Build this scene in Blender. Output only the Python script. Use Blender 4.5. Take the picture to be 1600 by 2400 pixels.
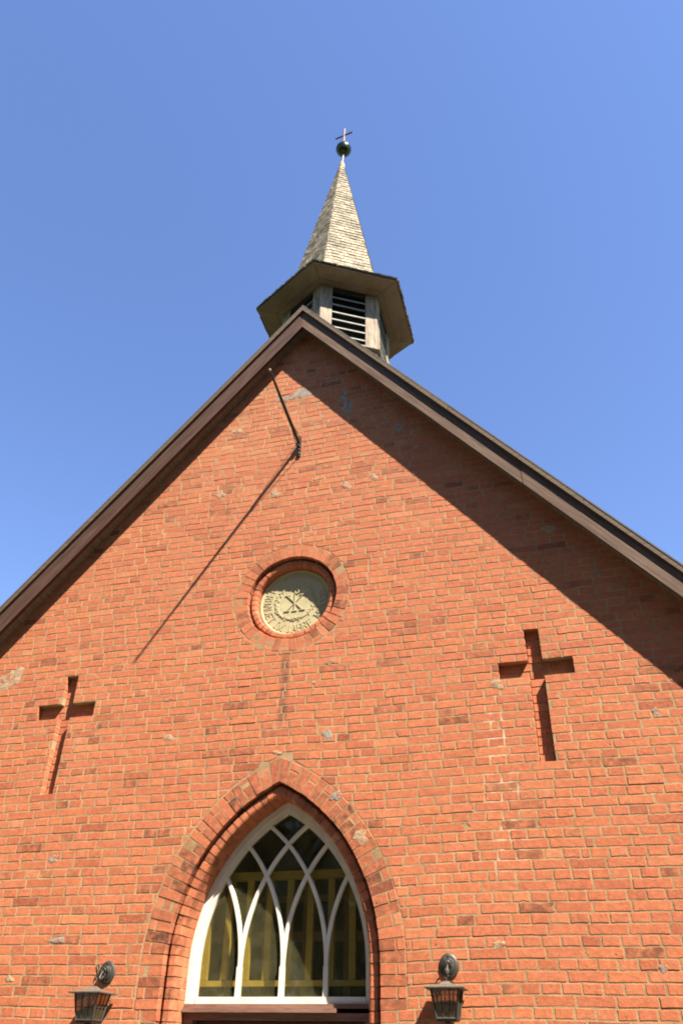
import bpy, bmesh, math, random
from mathutils import Vector, Matrix, noise, geometry
from math import sin, cos, pi, sqrt, radians, atan2, acos, hypot

for o in list(bpy.data.objects): bpy.data.objects.remove(o)
scene = bpy.context.scene
COL = scene.collection
RND = random.Random(11)

# ------------------------------------------------------------------ camera
def make_camera():
    f, yaw, pitch, roll = 1849.9, -0.277099, 0.615502, 0.0209345
    F = Vector((sin(yaw)*cos(pitch), cos(yaw)*cos(pitch), sin(pitch)))
    r = Vector((cos(yaw), -sin(yaw), 0)); u = r.cross(F)
    R = cos(roll)*r + sin(roll)*u; U = -sin(roll)*r + cos(roll)*u
    cd = bpy.data.cameras.new('camera'); co = bpy.data.objects.new('camera', cd); COL.objects.link(co)
    cd.sensor_fit = 'HORIZONTAL'; cd.sensor_width = 36; cd.lens = f/1600*36
    cd.clip_start = 0.05; cd.clip_end = 2000
    m = Matrix.Identity(4)
    for i in range(3):
        m[i][0] = R[i]; m[i][1] = U[i]; m[i][2] = -F[i]
    m[0][3], m[1][3], m[2][3] = 2.6086, -7.2, 1.6
    co.matrix_world = m
    scene.camera = co
make_camera()

# ------------------------------------------------------------------ sun and sky
SUN = Vector((1.477, -1.0, 2.388)).normalized()
EL = math.asin(SUN.z); AZ = atan2(SUN.x, SUN.y)
world = bpy.data.worlds.new("World"); scene.world = world; world.use_nodes = True
nt = world.node_tree; nt.nodes.clear()
sky = nt.nodes.new('ShaderNodeTexSky'); sky.sky_type = 'NISHITA'; sky.sun_disc = False
sky.sun_elevation = EL; sky.sun_rotation = AZ
sky.altitude = 0; sky.air_density = 1.0; sky.dust_density = 0.25; sky.ozone_density = 2.2
hs = nt.nodes.new('ShaderNodeHueSaturation'); hs.inputs['Saturation'].default_value = 1.10; hs.inputs['Hue'].default_value = .511
bg = nt.nodes.new('ShaderNodeBackground'); bg.inputs['Strength'].default_value = 0.066
wo = nt.nodes.new('ShaderNodeOutputWorld')
nt.links.new(sky.outputs[0], hs.inputs['Color']); nt.links.new(hs.outputs[0], bg.inputs[0]); nt.links.new(bg.outputs[0], wo.inputs[0])
sd = bpy.data.lights.new('sun', 'SUN'); sd.energy = 5.0; sd.angle = radians(0.53); sd.color = (1.0, 0.93, 0.82)
so = bpy.data.objects.new('sun', sd); COL.objects.link(so)
so.rotation_euler = (-SUN).to_track_quat('-Z', 'Y').to_euler(); so.location = (20, -14, 32)
vs = scene.view_settings
vs.view_transform = 'Standard'; vs.look = 'None'; vs.exposure = 2.15; vs.gamma = 1.0
scene.cycles.filter_width = 1.9

# ------------------------------------------------------------------ helpers
def tag(o, label=None, cat=None, group=None, kind=None):
    if label: o['label'] = label
    if cat: o['category'] = cat
    if group: o['group'] = group
    if kind: o['kind'] = kind
    return o

def empty(name, loc=(0, 0, 0)):
    o = bpy.data.objects.new(name, None); COL.objects.link(o); o.location = loc; o.empty_display_size = .2
    return o

class MB:
    """collects verts/faces (+ a per-vertex tone colour) into one mesh"""
    def __init__(s): s.v = []; s.f = []; s.c = []; s.mi = []
    def add(s, vs, fs, col=(.5, .5, 0, 1), mi=0):
        b = len(s.v); s.v += [tuple(p) for p in vs]; s.c += [col]*len(vs)
        s.f += [tuple(i+b for i in f) for f in fs]; s.mi += [mi]*len(fs)
    def box(s, lo, hi, col=(.5, .5, 0, 1), M=None, mi=0):
        x0, y0, z0 = lo; x1, y1, z1 = hi
        v = [Vector(p) for p in ((x0,y0,z0),(x1,y0,z0),(x1,y1,z0),(x0,y1,z0),(x0,y0,z1),(x1,y0,z1),(x1,y1,z1),(x0,y1,z1))]
        if M: v = [M @ p for p in v]
        s.add(v, [(0,3,2,1),(4,5,6,7),(0,1,5,4),(1,2,6,5),(2,3,7,6),(3,0,4,7)], col, mi)
    def tube(s, pts, r, n=8, col=(.5,.5,0,1), closed=False, mi=0):
        pts = [Vector(p) for p in pts]; N = len(pts); rs = r if isinstance(r, (list, tuple)) else [r]*N
        v = []; f = []; up = None
        for i, p in enumerate(pts):
            if closed: d = pts[(i+1) % N]-pts[i-1]
            else: d = pts[min(i+1, N-1)]-pts[max(i-1, 0)]
            d.normalize()
            if up is None: up = Vector((0, 0, 1)) if abs(d.z) < .9 else Vector((1, 0, 0))
            a = (up-d*up.dot(d)).normalized(); b = d.cross(a); up = a
            for k in range(n):
                t = 2*pi*k/n; v.append(p+(a*cos(t)+b*sin(t))*rs[i])
        M = N if closed else N-1
        for i in range(M):
            for k in range(n):
                j = (i+1) % N
                f.append((i*n+k, i*n+(k+1) % n, j*n+(k+1) % n, j*n+k))
        if not closed: f.append(tuple(range(n))[::-1]); f.append(tuple((N-1)*n+k for k in range(n)))
        s.add(v, f, col, mi)
    def lathe(s, prof, c, n=24, axis='z', col=(.5,.5,0,1), mi=0, sx=1, sz=1):
        v = []; f = []
        for (r, h) in prof:
            for k in range(n):
                t = 2*pi*k/n
                if axis == 'z': v.append((c[0]+r*cos(t), c[1]+r*sin(t), c[2]+h))
                else: v.append((c[0]+r*cos(t)*sx, c[1]+h, c[2]+r*sin(t)*sz))
        for i in range(len(prof)-1):
            for k in range(n): f.append((i*n+k, i*n+(k+1) % n, (i+1)*n+(k+1) % n, (i+1)*n+k))
        f.append(tuple(range(n))[::-1]); f.append(tuple((len(prof)-1)*n+k for k in range(n)))
        s.add(v, f, col, mi)
    def build(s, name, mats, parent=None, smooth=False):
        me = bpy.data.meshes.new(name); me.from_pydata(s.v, [], s.f); me.validate(clean_customdata=False)
        if not isinstance(mats, (list, tuple)): mats = [mats]
        for m in mats: me.materials.append(m)
        ca = me.color_attributes.new('tone', 'FLOAT_COLOR', 'POINT')
        for i, c in enumerate(s.c): ca.data[i].color = c
        if len(me.polygons) == len(s.mi):
            me.polygons.foreach_set('material_index', s.mi)
        bm = bmesh.new(); bm.from_mesh(me); bmesh.ops.recalc_face_normals(bm, faces=bm.faces); bm.to_mesh(me); bm.free()
        if smooth:
            me.polygons.foreach_set('use_smooth', [True]*len(me.polygons))
            me.set_sharp_from_angle(angle=radians(40))
        me.update()
        o = bpy.data.objects.new(name, me); COL.objects.link(o)
        if parent: o.parent = parent
        return o

# ------------------------------------------------------------------ materials
def mat(name):
    m = bpy.data.materials.new(name); m.use_nodes = True
    n = m.node_tree.nodes; l = m.node_tree.links
    return m, n, l, n['Principled BSDF']

class G:
    """tiny node graph helper"""
    def __init__(s, n, l): s.n = n; s.l = l; s.tc = n.new('ShaderNodeTexCoord')
    def put(s, inp, v):
        if hasattr(v, 'links') or isinstance(v, bpy.types.NodeSocket): s.l.new(v, inp)
        else: inp.default_value = v
    def noise(s, scale, detail=4, rough=.55, vec=None, dist=0):
        t = s.n.new('ShaderNodeTexNoise'); t.inputs['Scale'].default_value = scale; t.inputs['Detail'].default_value = detail
        t.inputs['Roughness'].default_value = rough; t.inputs['Distortion'].default_value = dist
        s.l.new(vec or s.tc.outputs['Object'], t.inputs['Vector']); return t.outputs['Fac']
    def map(s, sc, loc=(0, 0, 0), vec=None):
        t = s.n.new('ShaderNodeMapping'); t.inputs['Scale'].default_value = sc; t.inputs['Location'].default_value = loc
        s.l.new(vec or s.tc.outputs['Object'], t.inputs['Vector']); return t.outputs[0]
    def ramp(s, fac, stops, interp='LINEAR'):
        t = s.n.new('ShaderNodeValToRGB'); cr = t.color_ramp; cr.interpolation = interp
        while len(cr.elements) < len(stops): cr.elements.new(.5)
        for e, (p, c) in zip(cr.elements, stops):
            e.position = p; e.color = (c, c, c, 1) if not isinstance(c, (tuple, list)) else tuple(c)+(1,)*(4-len(c))
        s.l.new(fac, t.inputs[0]); return t.outputs[0]
    def mix(s, fac, a, b, mode='MIX'):
        t = s.n.new('ShaderNodeMix'); t.data_type = 'RGBA'; t.blend_type = mode
        s.put(t.inputs[0], fac)
        for i, v in ((6, a), (7, b)):
            if isinstance(v, (tuple, list)): v = tuple(v)+(1,)*(4-len(v))
            s.put(t.inputs[i], v)
        return t.outputs[2]
    def math(s, op, a, b=0.0, c=None):
        t = s.n.new('ShaderNodeMath'); t.operation = op; s.put(t.inputs[0], a); s.put(t.inputs[1], b)
        if c is not None: s.put(t.inputs[2], c)
        return t.outputs[0]
    def attr(s, name='tone'):
        t = s.n.new('ShaderNodeAttribute'); t.attribute_name = name
        p = s.n.new('ShaderNodeSeparateColor'); s.l.new(t.outputs['Color'], p.inputs[0]); return p.outputs
    def xyz(s):
        p = s.n.new('ShaderNodeSeparateXYZ'); s.l.new(s.tc.outputs['Object'], p.inputs[0]); return p.outputs
    def bump(s, h, strength, dist, bsdf):
        b = s.n.new('ShaderNodeBump'); b.inputs['Strength'].default_value = strength; b.inputs['Distance'].default_value = dist
        s.l.new(h, b.inputs['Height']); s.l.new(b.outputs[0], bsdf.inputs['Normal'])
    def window(s, v, lo, hi, soft):
        """1 inside lo..hi, falling off over soft"""
        a = s.n.new('ShaderNodeMapRange'); s.l.new(v, a.inputs[0]); a.inputs[1].default_value = lo-soft; a.inputs[2].default_value = lo+soft
        b = s.n.new('ShaderNodeMapRange'); s.l.new(v, b.inputs[0]); b.inputs[1].default_value = hi+soft; b.inputs[2].default_value = hi-soft
        return s.math('MULTIPLY', a.outputs[0], b.outputs[0])

def mat_brick():
    m, n, l, B = mat('brick'); g = G(n, l); a = g.attr(); p = g.xyz()
    base = g.ramp(a[0], [(0, (.20, .048, .024)), (.15, (.33, .082, .040)), (.42, (.43, .115, .058)), (.8, (.47, .145, .074)), (1, (.51, .20, .105))])
    hue = g.mix(g.math('MULTIPLY', a[1], .55), base, (.50, .155, .062))
    n1 = g.noise(18, 5, .65); n2 = g.noise(90, 4, .6); n3 = g.noise(2.2, 3, .5)
    c = g.mix(.6, hue, g.ramp(n1, [(.25, .78), (.5, .5), (.75, .33)]), 'OVERLAY')
    c = g.mix(g.ramp(g.noise(34, 5, .7), [(.48, 0), (.72, .5)]), c, (.56, .25, .15))
    c = g.mix(g.ramp(n2, [(.55, 0), (.75, .22)]), c, (.50, .24, .135))
    c = g.mix(g.ramp(n3, [(.3, .0), (.75, .18)]), c, (.50, .18, .10))
    # lime/mortar smears over the faces, more of them high on the gable
    sm = g.noise(9, 7, .72, dist=.6)
    zr = n.new('ShaderNodeMapRange'); l.new(p[2], zr.inputs[0]); zr.inputs[1].default_value = 5.2; zr.inputs[2].default_value = 8.6; zr.inputs[3].default_value = 0.0; zr.inputs[4].default_value = .105
    sm2 = g.math('ADD', sm, zr.outputs[0])
    c = g.mix(g.ramp(sm2, [(.635, 0), (.72, .7)]), c, (.40, .27, .165))
    # soot, per brick
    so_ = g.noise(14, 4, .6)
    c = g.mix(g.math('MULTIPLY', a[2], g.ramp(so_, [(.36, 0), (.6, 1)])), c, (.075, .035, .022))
    # water stain below the round panel
    st = g.math('MULTIPLY', g.window(p[0], -.055, .03, .02), g.window(p[2], 4.42, 5.15, .12))
    c = g.mix(g.math('MULTIPLY', st, g.ramp(g.noise(7, 3), [(.34, 0), (.52, .85)])), c, (.12, .055, .04))
    # small dark pits
    pit = g.noise(26, 2, .5)
    c = g.mix(g.ramp(pit, [(.262, 1), (.285, 0)]), c, (.05, .025, .02))
    l.new(c, B.inputs['Base Color']); B.inputs['Roughness'].default_value = .9
    B.inputs['Specular IOR Level'].default_value = .25
    h = g.math('ADD', g.math('MULTIPLY', n1, 1.0), g.math('MULTIPLY', n2, .45))
    g.bump(h, .75, .006, B)
    return m

def mat_mortar():
    m, n, l, B = mat('mortar'); g = G(n, l); p = g.xyz()
    c = g.ramp(g.noise(5, 6, .7), [(.3, (.20, .135, .078)), (.5, (.33, .24, .145)), (.72, (.45, .34, .215))])
    c = g.mix(g.ramp(g.noise(1.1, 3, .5), [(.4, 0), (.65, .55)]), c, (.24, .155, .095))
    # lime streak left of the right-hand cross
    cx = g.math('ADD', p[0], g.math('MULTIPLY', p[2], .02))
    st = g.math('MULTIPLY', g.window(cx, 2.02, 2.30, .05), g.window(p[2], 2.9, 4.55, .25))
    c = g.mix(g.math('MULTIPLY', st, g.ramp(g.noise(12, 4), [(.46, 0), (.60, .75)])), c, (.58, .48, .38))
    l.new(c, B.inputs['Base Color']); B.inputs['Roughness'].default_value = .95; B.inputs['Specular IOR Level'].default_value = .15
    g.bump(g.noise(70, 5, .7), .8, .006, B)
    return m

def mat_cement(name, col):
    m, n, l, B = mat(name); g = G(n, l)
    k = tuple(x*.62 for x in col); w = tuple(min(1, x*1.3) for x in col)
    c = g.ramp(g.noise(22, 6, .7), [(.3, k), (.5, col), (.7, w)])
    c = g.mix(g.ramp(g.noise(17, 5, .7, dist=.5), [(.50, 0), (.58, .85)]), c, (.36, .115, .06))
    l.new(c, B.inputs['Base Color']); B.inputs['Roughness'].default_value = .95; B.inputs['Specular IOR Level'].default_value = .15
    g.bump(g.noise(60, 5, .7), .8, .008, B)
    return m

def mat_wood(name, dark, mid, light, grain=(1, 1, 1), rough=.75, bumpd=.003, stops=(.3, .5, .7), rot=None, spec=.2):
    m, n, l, B = mat(name); g = G(n, l)
    vec = None
    if rot is not None:
        mp = n.new('ShaderNodeMapping'); mp.inputs['Rotation'].default_value = (0, rot, 0); l.new(g.tc.outputs['Object'], mp.inputs['Vector']); vec = mp.outputs[0]
    v = g.map(grain, vec=vec); n1 = g.noise(1.0, 6, .7, vec=v)
    c = g.ramp(n1, [(stops[0], dark), (stops[1], mid), (stops[2], light)])
    c = g.mix(g.ramp(g.noise(1.3, 4, .6), [(.35, 0), (.7, .35)]), c, mid)
    a = g.attr(); c = g.mix(g.math('MULTIPLY', a[2], 1.0), c, dark)
    l.new(c, B.inputs['Base Color']); B.inputs['Roughness'].default_value = rough; B.inputs['Specular IOR Level'].default_value = spec
    g.bump(n1, .6, bumpd, B)
    return m

def mat_plain(name, col, rough=.6, metal=0, var=.18, scale=8, bump=.0):
    m, n, l, B = mat(name); g = G(n, l)
    n1 = g.noise(scale, 5, .65)
    k = tuple(x*(1-var) for x in col); w = tuple(min(1, x*(1+var)) for x in col)
    l.new(g.ramp(n1, [(.3, k), (.7, w)]), B.inputs['Base Color'])
    B.inputs['Roughness'].default_value = rough; B.inputs['Metallic'].default_value = metal
    if bump: g.bump(g.noise(scale*6, 4, .6), .6, bump, B)
    return m

def mat_shingle(name, light, dark):
    m, n, l, B = mat(name); g = G(n, l); a = g.attr()
    c = g.mix(a[0], dark, light)
    c = g.mix(.5, c, g.ramp(g.noise(1, 5, .7, vec=g.map((40, 40, 5))), [(.3, .35), (.7, .6)]), 'OVERLAY')
    c = g.mix(g.ramp(g.noise(2.6, 4, .6), [(.45, 0), (.62, .7)]), c, (.13, .115, .08))
    l.new(c, B.inputs['Base Color']); B.inputs['Roughness'].default_value = .9; B.inputs['Specular IOR Level'].default_value = .2
    g.bump(g.noise(1, 4, .7, vec=g.map((60, 60, 8))), .6, .004, B)
    return m

def mat_glass(name, tint=(.80, .80, .60), refl=(.8, .85, .7)):
    m, n, l, B = mat(name); g = G(n, l); out = n['Material Output']; n.remove(B)
    tr = n.new('ShaderNodeBsdfTransparent'); tr.inputs[0].default_value = tint+(1,)
    gl = n.new('ShaderNodeBsdfGlossy'); gl.inputs['Roughness'].default_value = .04; gl.inputs[0].default_value = refl+(1,)
    bp = n.new('ShaderNodeBump'); bp.inputs['Strength'].default_value = .25; bp.inputs['Distance'].default_value = .01
    l.new(g.noise(3, 2), bp.inputs['Height']); l.new(bp.outputs[0], gl.inputs['Normal'])
    df = n.new('ShaderNodeBsdfDiffuse'); df.inputs[0].default_value = (.30, .27, .13, 1)  # diffuse film coloured olive to imitate a greenish reflection in the window panes
    fr = n.new('ShaderNodeFresnel'); fr.inputs[0].default_value = 1.5
    m1 = n.new('ShaderNodeMixShader'); l.new(fr.outputs[0], m1.inputs[0]); l.new(tr.outputs[0], m1.inputs[1]); l.new(gl.outputs[0], m1.inputs[2])
    m2 = n.new('ShaderNodeMixShader'); l.new(g.ramp(g.noise(4, 5, .7), [(.35, .06), (.75, .16)]), m2.inputs[0])
    l.new(m1.outputs[0], m2.inputs[1]); l.new(df.outputs[0], m2.inputs[2]); l.new(m2.outputs[0], out.inputs[0])
    return m

M_BRICK = mat_brick(); M_MORTAR = mat_mortar()
M_CEM_GREY = mat_cement('grey_cement', (.27, .26, .215)); M_CEM_TAN = mat_cement('tan_mortar', (.38, .27, .165))
SLOPE = math.atan(1.22)
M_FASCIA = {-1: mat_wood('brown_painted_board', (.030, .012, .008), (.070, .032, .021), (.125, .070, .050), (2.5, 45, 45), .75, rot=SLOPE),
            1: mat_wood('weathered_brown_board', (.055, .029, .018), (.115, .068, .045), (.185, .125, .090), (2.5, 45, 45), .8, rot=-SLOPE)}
M_VERGE = mat_wood('weathered_verge_board', (.05, .03, .018), (.11, .072, .043), (.17, .12, .075), (4, 60, 60), .75)
M_SOFFIT = mat_wood('soffit_board', (.12, .08, .05), (.19, .14, .09), (.26, .20, .14), (30, 6, 30), .8)
M_EAVE = mat_wood('spire_eave_board', (.17, .11, .082), (.26, .175, .132), (.32, .225, .172), (2, 2, 2), .8)
M_POST = mat_wood('weathered_pale_board', (.10, .072, .052), (.27, .21, .15), (.42, .35, .25), (26, 26, 3.5), .8)
M_SLAT = mat_wood('grey_louvre_board', (.20, .19, .17), (.33, .32, .29), (.44, .43, .39), (20, 20, 8), .7)
M_SHINGLE = mat_shingle('wood_shingle', (.43, .35, .245), (.18, .15, .11))
M_TILE = mat_plain('dark_roofing', (.07, .055, .045), .85, 0, .3, 6, .004)
M_WHITE = mat_plain('white_window_paint', (.60, .56, .48), .5, 0, .13, 7)
M_YELLOW = mat_plain('yellow_varnished_wood', (.38, .25, .04), .5, 0, .15, 9)
M_BROWNW = mat_plain('inner_brown_wood', (.20, .09, .035), .6, 0, .2, 7)
M_DOOR = mat_wood('dark_red_brown_door', (.03, .012, .008), (.075, .028, .018), (.12, .05, .03), (30, 30, 3), .5)
M_TRANSOM = mat_wood('brown_transom_board', (.10, .045, .03), (.20, .10, .07), (.30, .17, .12), (3, 30, 30), .6)
M_STONE = mat_plain('cream_stone', (.41, .345, .185), .85, 0, .12, 12, .003)
M_IRON = mat_plain('black_iron', (.045, .038, .030), .5, .3, .3, 20, .002)
M_LROOF = mat_plain('weathered_lantern_metal', (.13, .105, .08), .55, .3, .35, 25, .001)
M_AMBER = mat_glass('amber_lantern_glass', (.58, .46, .37), (.8, .8, .8))
M_GLASS = mat_glass('reflection_tinted_old_glass')
M_ORB = mat_plain('dark_green_patina_metal', (.020, .032, .014), .28, .55, .4, 5)
M_COPPER = mat_plain('brown_copper_rod', (.15, .085, .06), .6, .2, .3, 12)
M_INNER = mat_plain('dark_interior_plaster', (.05, .042, .026), .9, 0, .2, 3)
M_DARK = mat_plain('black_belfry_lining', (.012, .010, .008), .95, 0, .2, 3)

def tone_down(m, k):
    """scale a material's own colour"""
    B = m.node_tree.nodes.get('Principled BSDF')
    inp = B.inputs['Base Color']
    if not inp.links: return
    src = inp.links[0].from_socket
    v = m.node_tree.nodes.new('ShaderNodeMix'); v.data_type = 'RGBA'; v.blend_type = 'MULTIPLY'; v.inputs[0].default_value = 1
    m.node_tree.links.new(src, v.inputs[6]); v.inputs[7].default_value = tuple(k)+(1,); m.node_tree.links.new(v.outputs[2], inp)
tone_down(M_BRICK, (.705, .70, .60)); tone_down(M_MORTAR, (.80, .71, .60))
for m_ in (M_CEM_GREY, M_CEM_TAN, M_FASCIA[-1], M_FASCIA[1], M_VERGE, M_SOFFIT, M_EAVE, M_POST, M_SLAT, M_SHINGLE, M_TILE, M_YELLOW, M_BROWNW, M_DOOR, M_TRANSOM, M_STONE, M_IRON, M_LROOF, M_ORB, M_COPPER, M_INNER):
    tone_down(m_, (.74, .74, .72))
tone_down(M_WHITE, (.85, .85, .85))

# ------------------------------------------------------------------ geometry constants (metres)
XA = .01; MS = 1.22                      # gable apex x, roof slope
def roofz(x, z0): return z0-MS*abs(x-XA)
ACX = 0.0; AH = .965; AC = .69; AR = 1.656; AZS = 2.33    # door arch: centre, half width, arc centre offset, radius, springing
NCX, NCZ, NR = .008, 5.85, .512          # round panel niche
COURSE = .0808; ZR0 = 4.67               # brick course, reference bed joint
CROSS = [(-2.525, ZR0-.012), (2.507, ZR0)]
CROSS_D = .070

class ArchPath:
    """opening outline by arc length, from left foot over the apex to right foot"""
    def __init__(s, zb=0.0, inset=0.0, h=AH, c=AC, R=AR, zs=AZS, cx=ACX):
        s.h = h-inset; s.R = R-inset; s.c = c; s.zs = zs; s.zb = zb; s.cx = cx
        s.ta = acos(c/s.R); s.L1 = zs-zb; s.La = s.R*s.ta; s.half = s.L1+s.La; s.L = 2*s.half
        s.blend = .22
    def at(s, t):
        side = -1
        if t > s.half: t = s.L-t; side = 1
        if t <= s.L1: P = (s.h, s.zb+t); N = (1, 0); k = 1
        else:
            a = (t-s.L1)/s.R; P = (s.R*cos(a)-s.c, s.zs+s.R*sin(a)); N = (cos(a), sin(a))
            d = s.half-t
            if d < s.blend:
                w = 1-d/s.blend; am = (pi/2); k = 1/max(.5, sin(s.ta))
                ax = N[0]*(1-w); az = N[1]*(1-w)+k*w
                N = (ax, az)
        return Vector((s.cx+side*P[0], P[1])), Vector((side*N[0], N[1]))
class CirclePath:
    def __init__(s, cx, cz, r): s.cx = cx; s.cz = cz; s.r = r; s.L = 2*pi*r
    def at(s, t):
        a = t/s.r; return Vector((s.cx+s.r*sin(a), s.cz+s.r*cos(a))), Vector((sin(a), cos(a)))

def ring_piece(mb, path, s0, s1, prof, col, n=3, jit=0.0):
    """solid piece: closed profile [(outward, y)] swept along path from s0 to s1"""
    vs = []; k = len(prof)
    j = [(RND.uniform(-jit, jit), RND.uniform(-jit, jit)) for _ in prof]
    for i in range(n):
        P, N = path.at(s0+(s1-s0)*i/(n-1))
        for q, (o, y) in enumerate(prof):
            oo = o+j[q][0]+RND.uniform(-jit, jit)*.4
            vs.append((P.x+N.x*oo, y+j[q][1], P.y+N.y*oo))
    fs = []
    for i in range(n-1):
        for q in range(k): fs.append((i*k+q, i*k+(q+1) % k, (i+1)*k+(q+1) % k, (i+1)*k+q))
    fs.append(tuple(range(k))[::-1]); fs.append(tuple((n-1)*k+q for q in range(k)))
    mb.add(vs, fs, col)

def sheet(mb, path, prof, n, col=(.5, .5, 0, 1), s0=0, s1=None):
    """open profile swept along the whole path"""
    s1 = path.L if s1 is None else s1
    vs = []; k = len(prof)
    for i in range(n):
        P, N = path.at(s0+(s1-s0)*i/(n-1))
        for (o, y) in prof: vs.append((P.x+N.x*o, y, P.y+N.y*o))
    fs = [(i*k+q, i*k+q+1, (i+1)*k+q+1, (i+1)*k+q) for i in range(n-1) for q in range(k-1)]
    mb.add(vs, fs, col)

# ------------------------------------------------------------------ bricks
def wob(x, z):
    return (noise.noise(Vector((x*.5, z*.5, 3)))*.010, noise.noise(Vector((x*.7, z*.35, 9)))*.020+noise.noise(Vector((x*3, z*.9, 5)))*.004)

def clip(poly, p, nrm):
    """keep the side of the line through p where dot(q-p, nrm) >= 0"""
    out = []
    for i in range(len(poly)):
        a = poly[i]; b = poly[(i+1) % len(poly)]
        da = (a-p).dot(nrm); db = (b-p).dot(nrm)
        if da >= 0: out.append(a)
        if (da >= 0) != (db >= 0): out.append(a+(b-a)*(da/(da-db)))
    return out

def area(poly):
    return .5*sum(poly[i].x*poly[(i+1) % len(poly)].y-poly[(i+1) % len(poly)].x*poly[i].y for i in range(len(poly)))

def brick(mb, poly, y0=0.0, yb=.02, soot=0.0, jit=.0016, tone=None):
    """irregular brick face with worn edges"""
    poly = [Vector(p) for p in poly]
    if len(poly) < 3: return
    A = area(poly)
    if A < 0: poly = poly[::-1]; A = -A
    if A < .0006: return
    out = []
    for i in range(len(poly)):
        a = poly[i]; b = poly[(i+1) % len(poly)]; L = (b-a).length
        if L < .004: continue
        nseg = max(1, min(5, int(L/.06)+1)); d = (b-a)/L; nn = Vector((-d.y, d.x))
        ca = min(.006, L*.2)
        out.append(a+d*ca*RND.uniform(.4, 1.6))
        for k in range(1, nseg): out.append(a+(b-a)*(k/nseg)+nn*RND.uniform(-jit*.6, jit*1.6))
        out.append(b-d*ca*RND.uniform(.4, 1.6))
    if len(out) < 4: return
    c = sum(out, Vector((0, 0)))/len(out)
    if RND.random() < .08:        # chipped corner
        i = RND.randrange(len(out)); out[i] = out[i].lerp(c, RND.uniform(.1, .28))
    out = [p+Vector((RND.uniform(-jit, jit), RND.uniform(-jit, jit)))*.7 for p in out]
    yf = y0+RND.uniform(-.0022, .0001); tx = RND.uniform(-.008, .008); tz = RND.uniform(-.014, .010)
    ed = .0035
    vs = []; n = len(out)
    for ring in range(3):
        for p in out:
            q = p
            if ring == 0:
                d = c-p; q = p+d.normalized()*min(ed, d.length*.3)
            w = wob(q.x, q.y)
            y = (yf+tx*(q.x-c.x)+tz*(q.y-c.y)) if ring == 0 else (yf+.0021+RND.uniform(-.0006, .0016) if ring == 1 else yb)
            vs.append((q.x+w[0], y, q.y+w[1]))
    fs = [tuple(range(n))]
    for r in range(2):
        for i in range(n): fs.append((r*n+i, r*n+(i+1) % n, (r+1)*n+(i+1) % n, (r+1)*n+i))
    t = tone if tone is not None else min(1, max(0, RND.gauss(.56, .15)))
    if tone is None and RND.random() < .03: t = RND.uniform(0, .25)
    mb.add(vs, fs, (t, RND.random()**2, soot, 1))

def arch_extr(x, z, off):
    """nearest point/outward normal on the arch outline pushed out by off; None when well outside"""
    if z < AZS: 
        s = 1 if x > ACX else -1
        return Vector((ACX+s*(AH+off), z)), Vector((s, 0))
    s = 1 if x > ACX else -1
    C = Vector((ACX-s*AC, AZS)); d = Vector((x, z))-C
    if d.length < 1e-6: return None
    d.normalize()
    return C+d*(AR+off), d

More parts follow.
